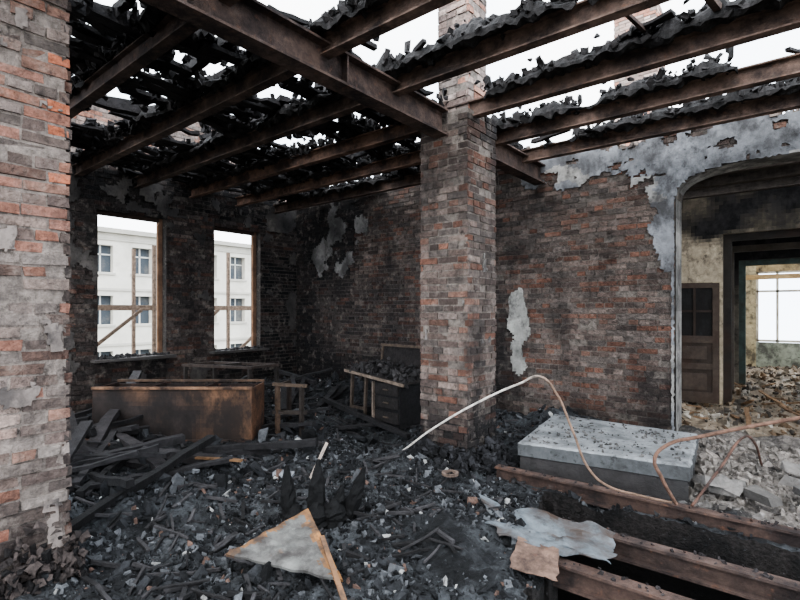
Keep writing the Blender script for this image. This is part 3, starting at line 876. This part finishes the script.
for y0_, y1_ in ((7.36, 7.8), (9.6, 10.3), (12.8, 13.4), (16.5, 18)):
    mb.box((2.6, (y0_+y1_)/2, 1.9), (.2, y1_-y0_, 3.75), col=rgb(170, 148, 108))
mb.build('wall_corridor_right', M_plaster)
mb = MB()
ye = 18.0
mb.box((-2.75, ye, 1.9), (3.5, .2, 3.75), col=rgb(170, 160, 132)); mb.box((1.9, ye, 1.9), (2.2, .2, 3.75), col=rgb(160, 150, 120))
mb.box((-.1, ye, .35), (1.8, .2, .8), col=rgb(140, 146, 134)); mb.box((-.1, ye, 3.3), (1.8, .2, .95), col=rgb(150, 134, 104))
mb.build('wall_corridor_end', M_plaster)
mb = MB()
for x in (-.97, -.5, .1, .77): mb.box((x, ye-.05, 1.8), (.06, .08, 2.1), col=rgb(190, 186, 172))
for z in (.8, 2.25, 2.8): mb.box((-.1, ye-.05, z), (1.8, .08, .06), col=rgb(190, 186, 172))
mb.build('window_3', M_paint)
mb = MB()
for k in range(26):
    y = 7.4+k*.1
    if R.random() < .5: continue
    mb.beam((-4, y+U(-.02, .02), 3.72+U(-.02, .02)), (4, y+U(-.02, .02), 3.72+U(-.02, .02)), .09, .03, rgb(60, 56, 54), .03, 8, .01)
for y in (7.9, 8.6, 9.3):
    mb.beam((-4, y, 3.62), (4, y, 3.62), .1, .16, rgb(70, 64, 60))
for k in range(28):
    y = 10.3+k*.1
    if R.random() < .12: continue
    mb.beam((-4, y, 3.78), (4, y, 3.78), .09, .03, rgb(46, 40, 36), .03, 8, .01)
for k in range(5): mb.beam((-4, 13.6+k*.95, 3.72), (4, 13.6+k*.95, 3.72), .12, .16, rgb(80, 66, 54))
mb.build('ceiling_corridor', M_char)
e = empty('door_1')
mb = MB()
dl = Vector((-1.75, 9.62, .12)); dr = Vector((-1.05, 9.80, .12)); dd = (dr-dl).normalized(); W = (dr-dl).length
Mdoor = Matrix(((dd.x, -dd.y, 0), (dd.y, dd.x, 0), (0, 0, 1)))
def db(lx, lz, sx, sz, sy, col): mb.box(dl+dd*lx+Vector((0, 0, lz)), (sx, sy, sz), M=Mdoor, col=col)
dc = rgb(78, 68, 61)
db(.05, 1.02, .1, 2.04, .05, dc); db(W-.05, 1.02, .1, 2.04, .05, dc)
for z, h in ((.09, .18), (.62, .1), (1.08, .12), (2.0, .09)): db(W/2, z, W-.2, h, .05, dc)
for z, h in ((.36, .42), (.85, .36)): db(W/2, z, W-.2, h, .02, sc(dc, .6)); db(W/2, z, W-.36, h-.14, .04, dc)
db(W*.5, 1.55, .04, .84, .04, sc(dc, .5))
db(W/2, 1.56, W-.2, .04, .04, sc(dc, .5))
mb.build('leaf', M_paint, parent=e)
mb = MB()
db(W/2, 1.55, W-.2, .84, .006, rgb(40, 40, 40))
mb.build('sooty_glass', M_cab, parent=e)
mb = MB()
for k in range(16):
    mb.box((U(-1.0, 1.8), U(5.0, 6.8), .10+U(0, .05)), (U(.1, .4), U(.1, .22), U(.04, .08)), (U(-.3, .3), U(-.3, .3), U(0, 3)), sc(rgb(130, 126, 122), U(.5, 1.1)), .025)
mb.build('broken_concrete', M_conc)

# ------------------------------------------------------------------ outside
mb = MB()
FX = -30.0
FC = rgb(200, 196, 186)
zr = 6.1; yw0 = -12
rows = [(-5.2, -3.6), (-2.2, -.6), (.9, 2.5), (3.8, 5.3)]
ys = [yw0+k*2.1 for k in range(31)]
zprev = -8.
for (a, b) in rows:
    mb.box((FX, yw0+32, (zprev+a)/2), (.5, 66, a-zprev), col=FC); zprev = b
    for y in ys:
        mb.box((FX, y+.5, (a+b)/2), (.5, 1.0, b-a), col=FC)
        mb.box((FX-.15, y+1.55, (a+b)/2), (.05, 1.15, b-a), col=rgb(70, 76, 82))
        mb.box((FX-.1, y+1.55, (a+b)/2), (.06, .08, b-a), col=rgb(190, 190, 186)); mb.box((FX-.1, y+1.55, (a+b)/2+.25), (.06, 1.1, .08), col=rgb(190, 190, 186))
        mb.box((FX+.27, y+1.55, a-.08), (.14, 1.3, .12), col=sc(FC, .7))
    mb.box((FX+.27, yw0+32, b+.35), (.12, 66, .14), col=sc(FC, .75))
mb.box((FX, yw0+32, (zprev+zr)/2), (.5, 66, zr-zprev), col=FC)
mb.box((FX+.2, yw0+32, zr), (.9, 66.4, .25), col=sc(FC, .6))
mb.build('neighbouring_building', M_facade)
mb = MB()
WC = rgb(118, 102, 90)
for z in (-1.8, .45, 1.75):
    mb.beam((-11.6, -1, z), (-11.6, 12, z), .06, .12, WC); mb.beam((-12.7, -1, z), (-12.7, 12, z), .06, .08, WC)
for y in (0.5, 3.3, 5.2, 7.1, 9.3):
    mb.beam((-11.6, y, -7), (-11.6, y, 3.2), .07, .07, WC); mb.beam((-12.7, y, -7), (-12.7, y, 3.2), .07, .07, WC)
    mb.beam((-11.55, y, .4), (-11.55, y+1.6, 1.7), .05, .07, sc(WC, .8))
    mb.beam((-12.7, y, .4), (-11.6, y, .4), .08, .08, WC)
mb.build('wooden_scaffold', M_earth)
mb = MB(); mb.box((0, 0, -8.1), (160, 160, .2), col=rgb(120, 118, 110)); mb.build('ground', M_earth)
mb = MB()
for (x, y, w, h, z0_) in ((-2.85, 12.2, .9, 4.6, 3.9), (-.6, 13.2, 2.2, 1.2, 3.8)):
    mbp = pillar(x-w/2, x+w/2, y-.4, y+.4, z0_, z0_+h, lambda a, b, c: .0, 2.6)
    o = len(mb.v); mb.v += mbp.v; mb.f += [[i+o for i in f] for f in mbp.f]; mb.c += mbp.c
mb.build('brick_chimney', M_brickfar)

# ------------------------------------------------------------------ sky / light
w = bpy.data.worlds.new('World'); bpy.context.scene.world = w; w.use_nodes = True
nt = w.node_tree; bg = nt.nodes['Background']
tc = nt.nodes.new('ShaderNodeTexCoord'); no = nt.nodes.new('ShaderNodeTexNoise'); no.inputs['Scale'].default_value = 2.2; no.inputs['Detail'].default_value = 6
cr = nt.nodes.new('ShaderNodeValToRGB')
cr.color_ramp.elements[0].position = .35; cr.color_ramp.elements[0].color = (.72, .84, 1.0, 1)
cr.color_ramp.elements[1].position = .6; cr.color_ramp.elements[1].color = (.96, .98, 1, 1)
nt.links.new(tc.outputs['Generated'], no.inputs['Vector']); nt.links.new(no.outputs['Fac'], cr.inputs['Fac']); nt.links.new(cr.outputs['Color'], bg.inputs['Color'])
bg.inputs['Strength'].default_value = 4.2
sd = bpy.data.lights.new('sun', 'SUN'); sd.energy = 1.0; sd.angle = .6; sd.color = (1, .93, .84)
so = bpy.data.objects.new('sun', sd); bpy.context.collection.objects.link(so); so.rotation_euler = (math.radians(35), math.radians(25), 0)

cam = bpy.data.cameras.new('camera'); co = bpy.data.objects.new('camera', cam); bpy.context.collection.objects.link(co)
co.location = (0, 0, 1.7); co.rotation_euler = (math.radians(90), 0, math.radians(39.2))
cam.sensor_width = 36; cam.lens = 22.05; cam.shift_y = .0125; cam.clip_end = 300
bpy.context.scene.camera = co
bpy.context.scene.view_settings.view_transform = 'AgX'
try: bpy.context.scene.view_settings.look = 'AgX - Medium High Contrast'
except Exception: pass
bpy.context.scene.view_settings.exposure = .4
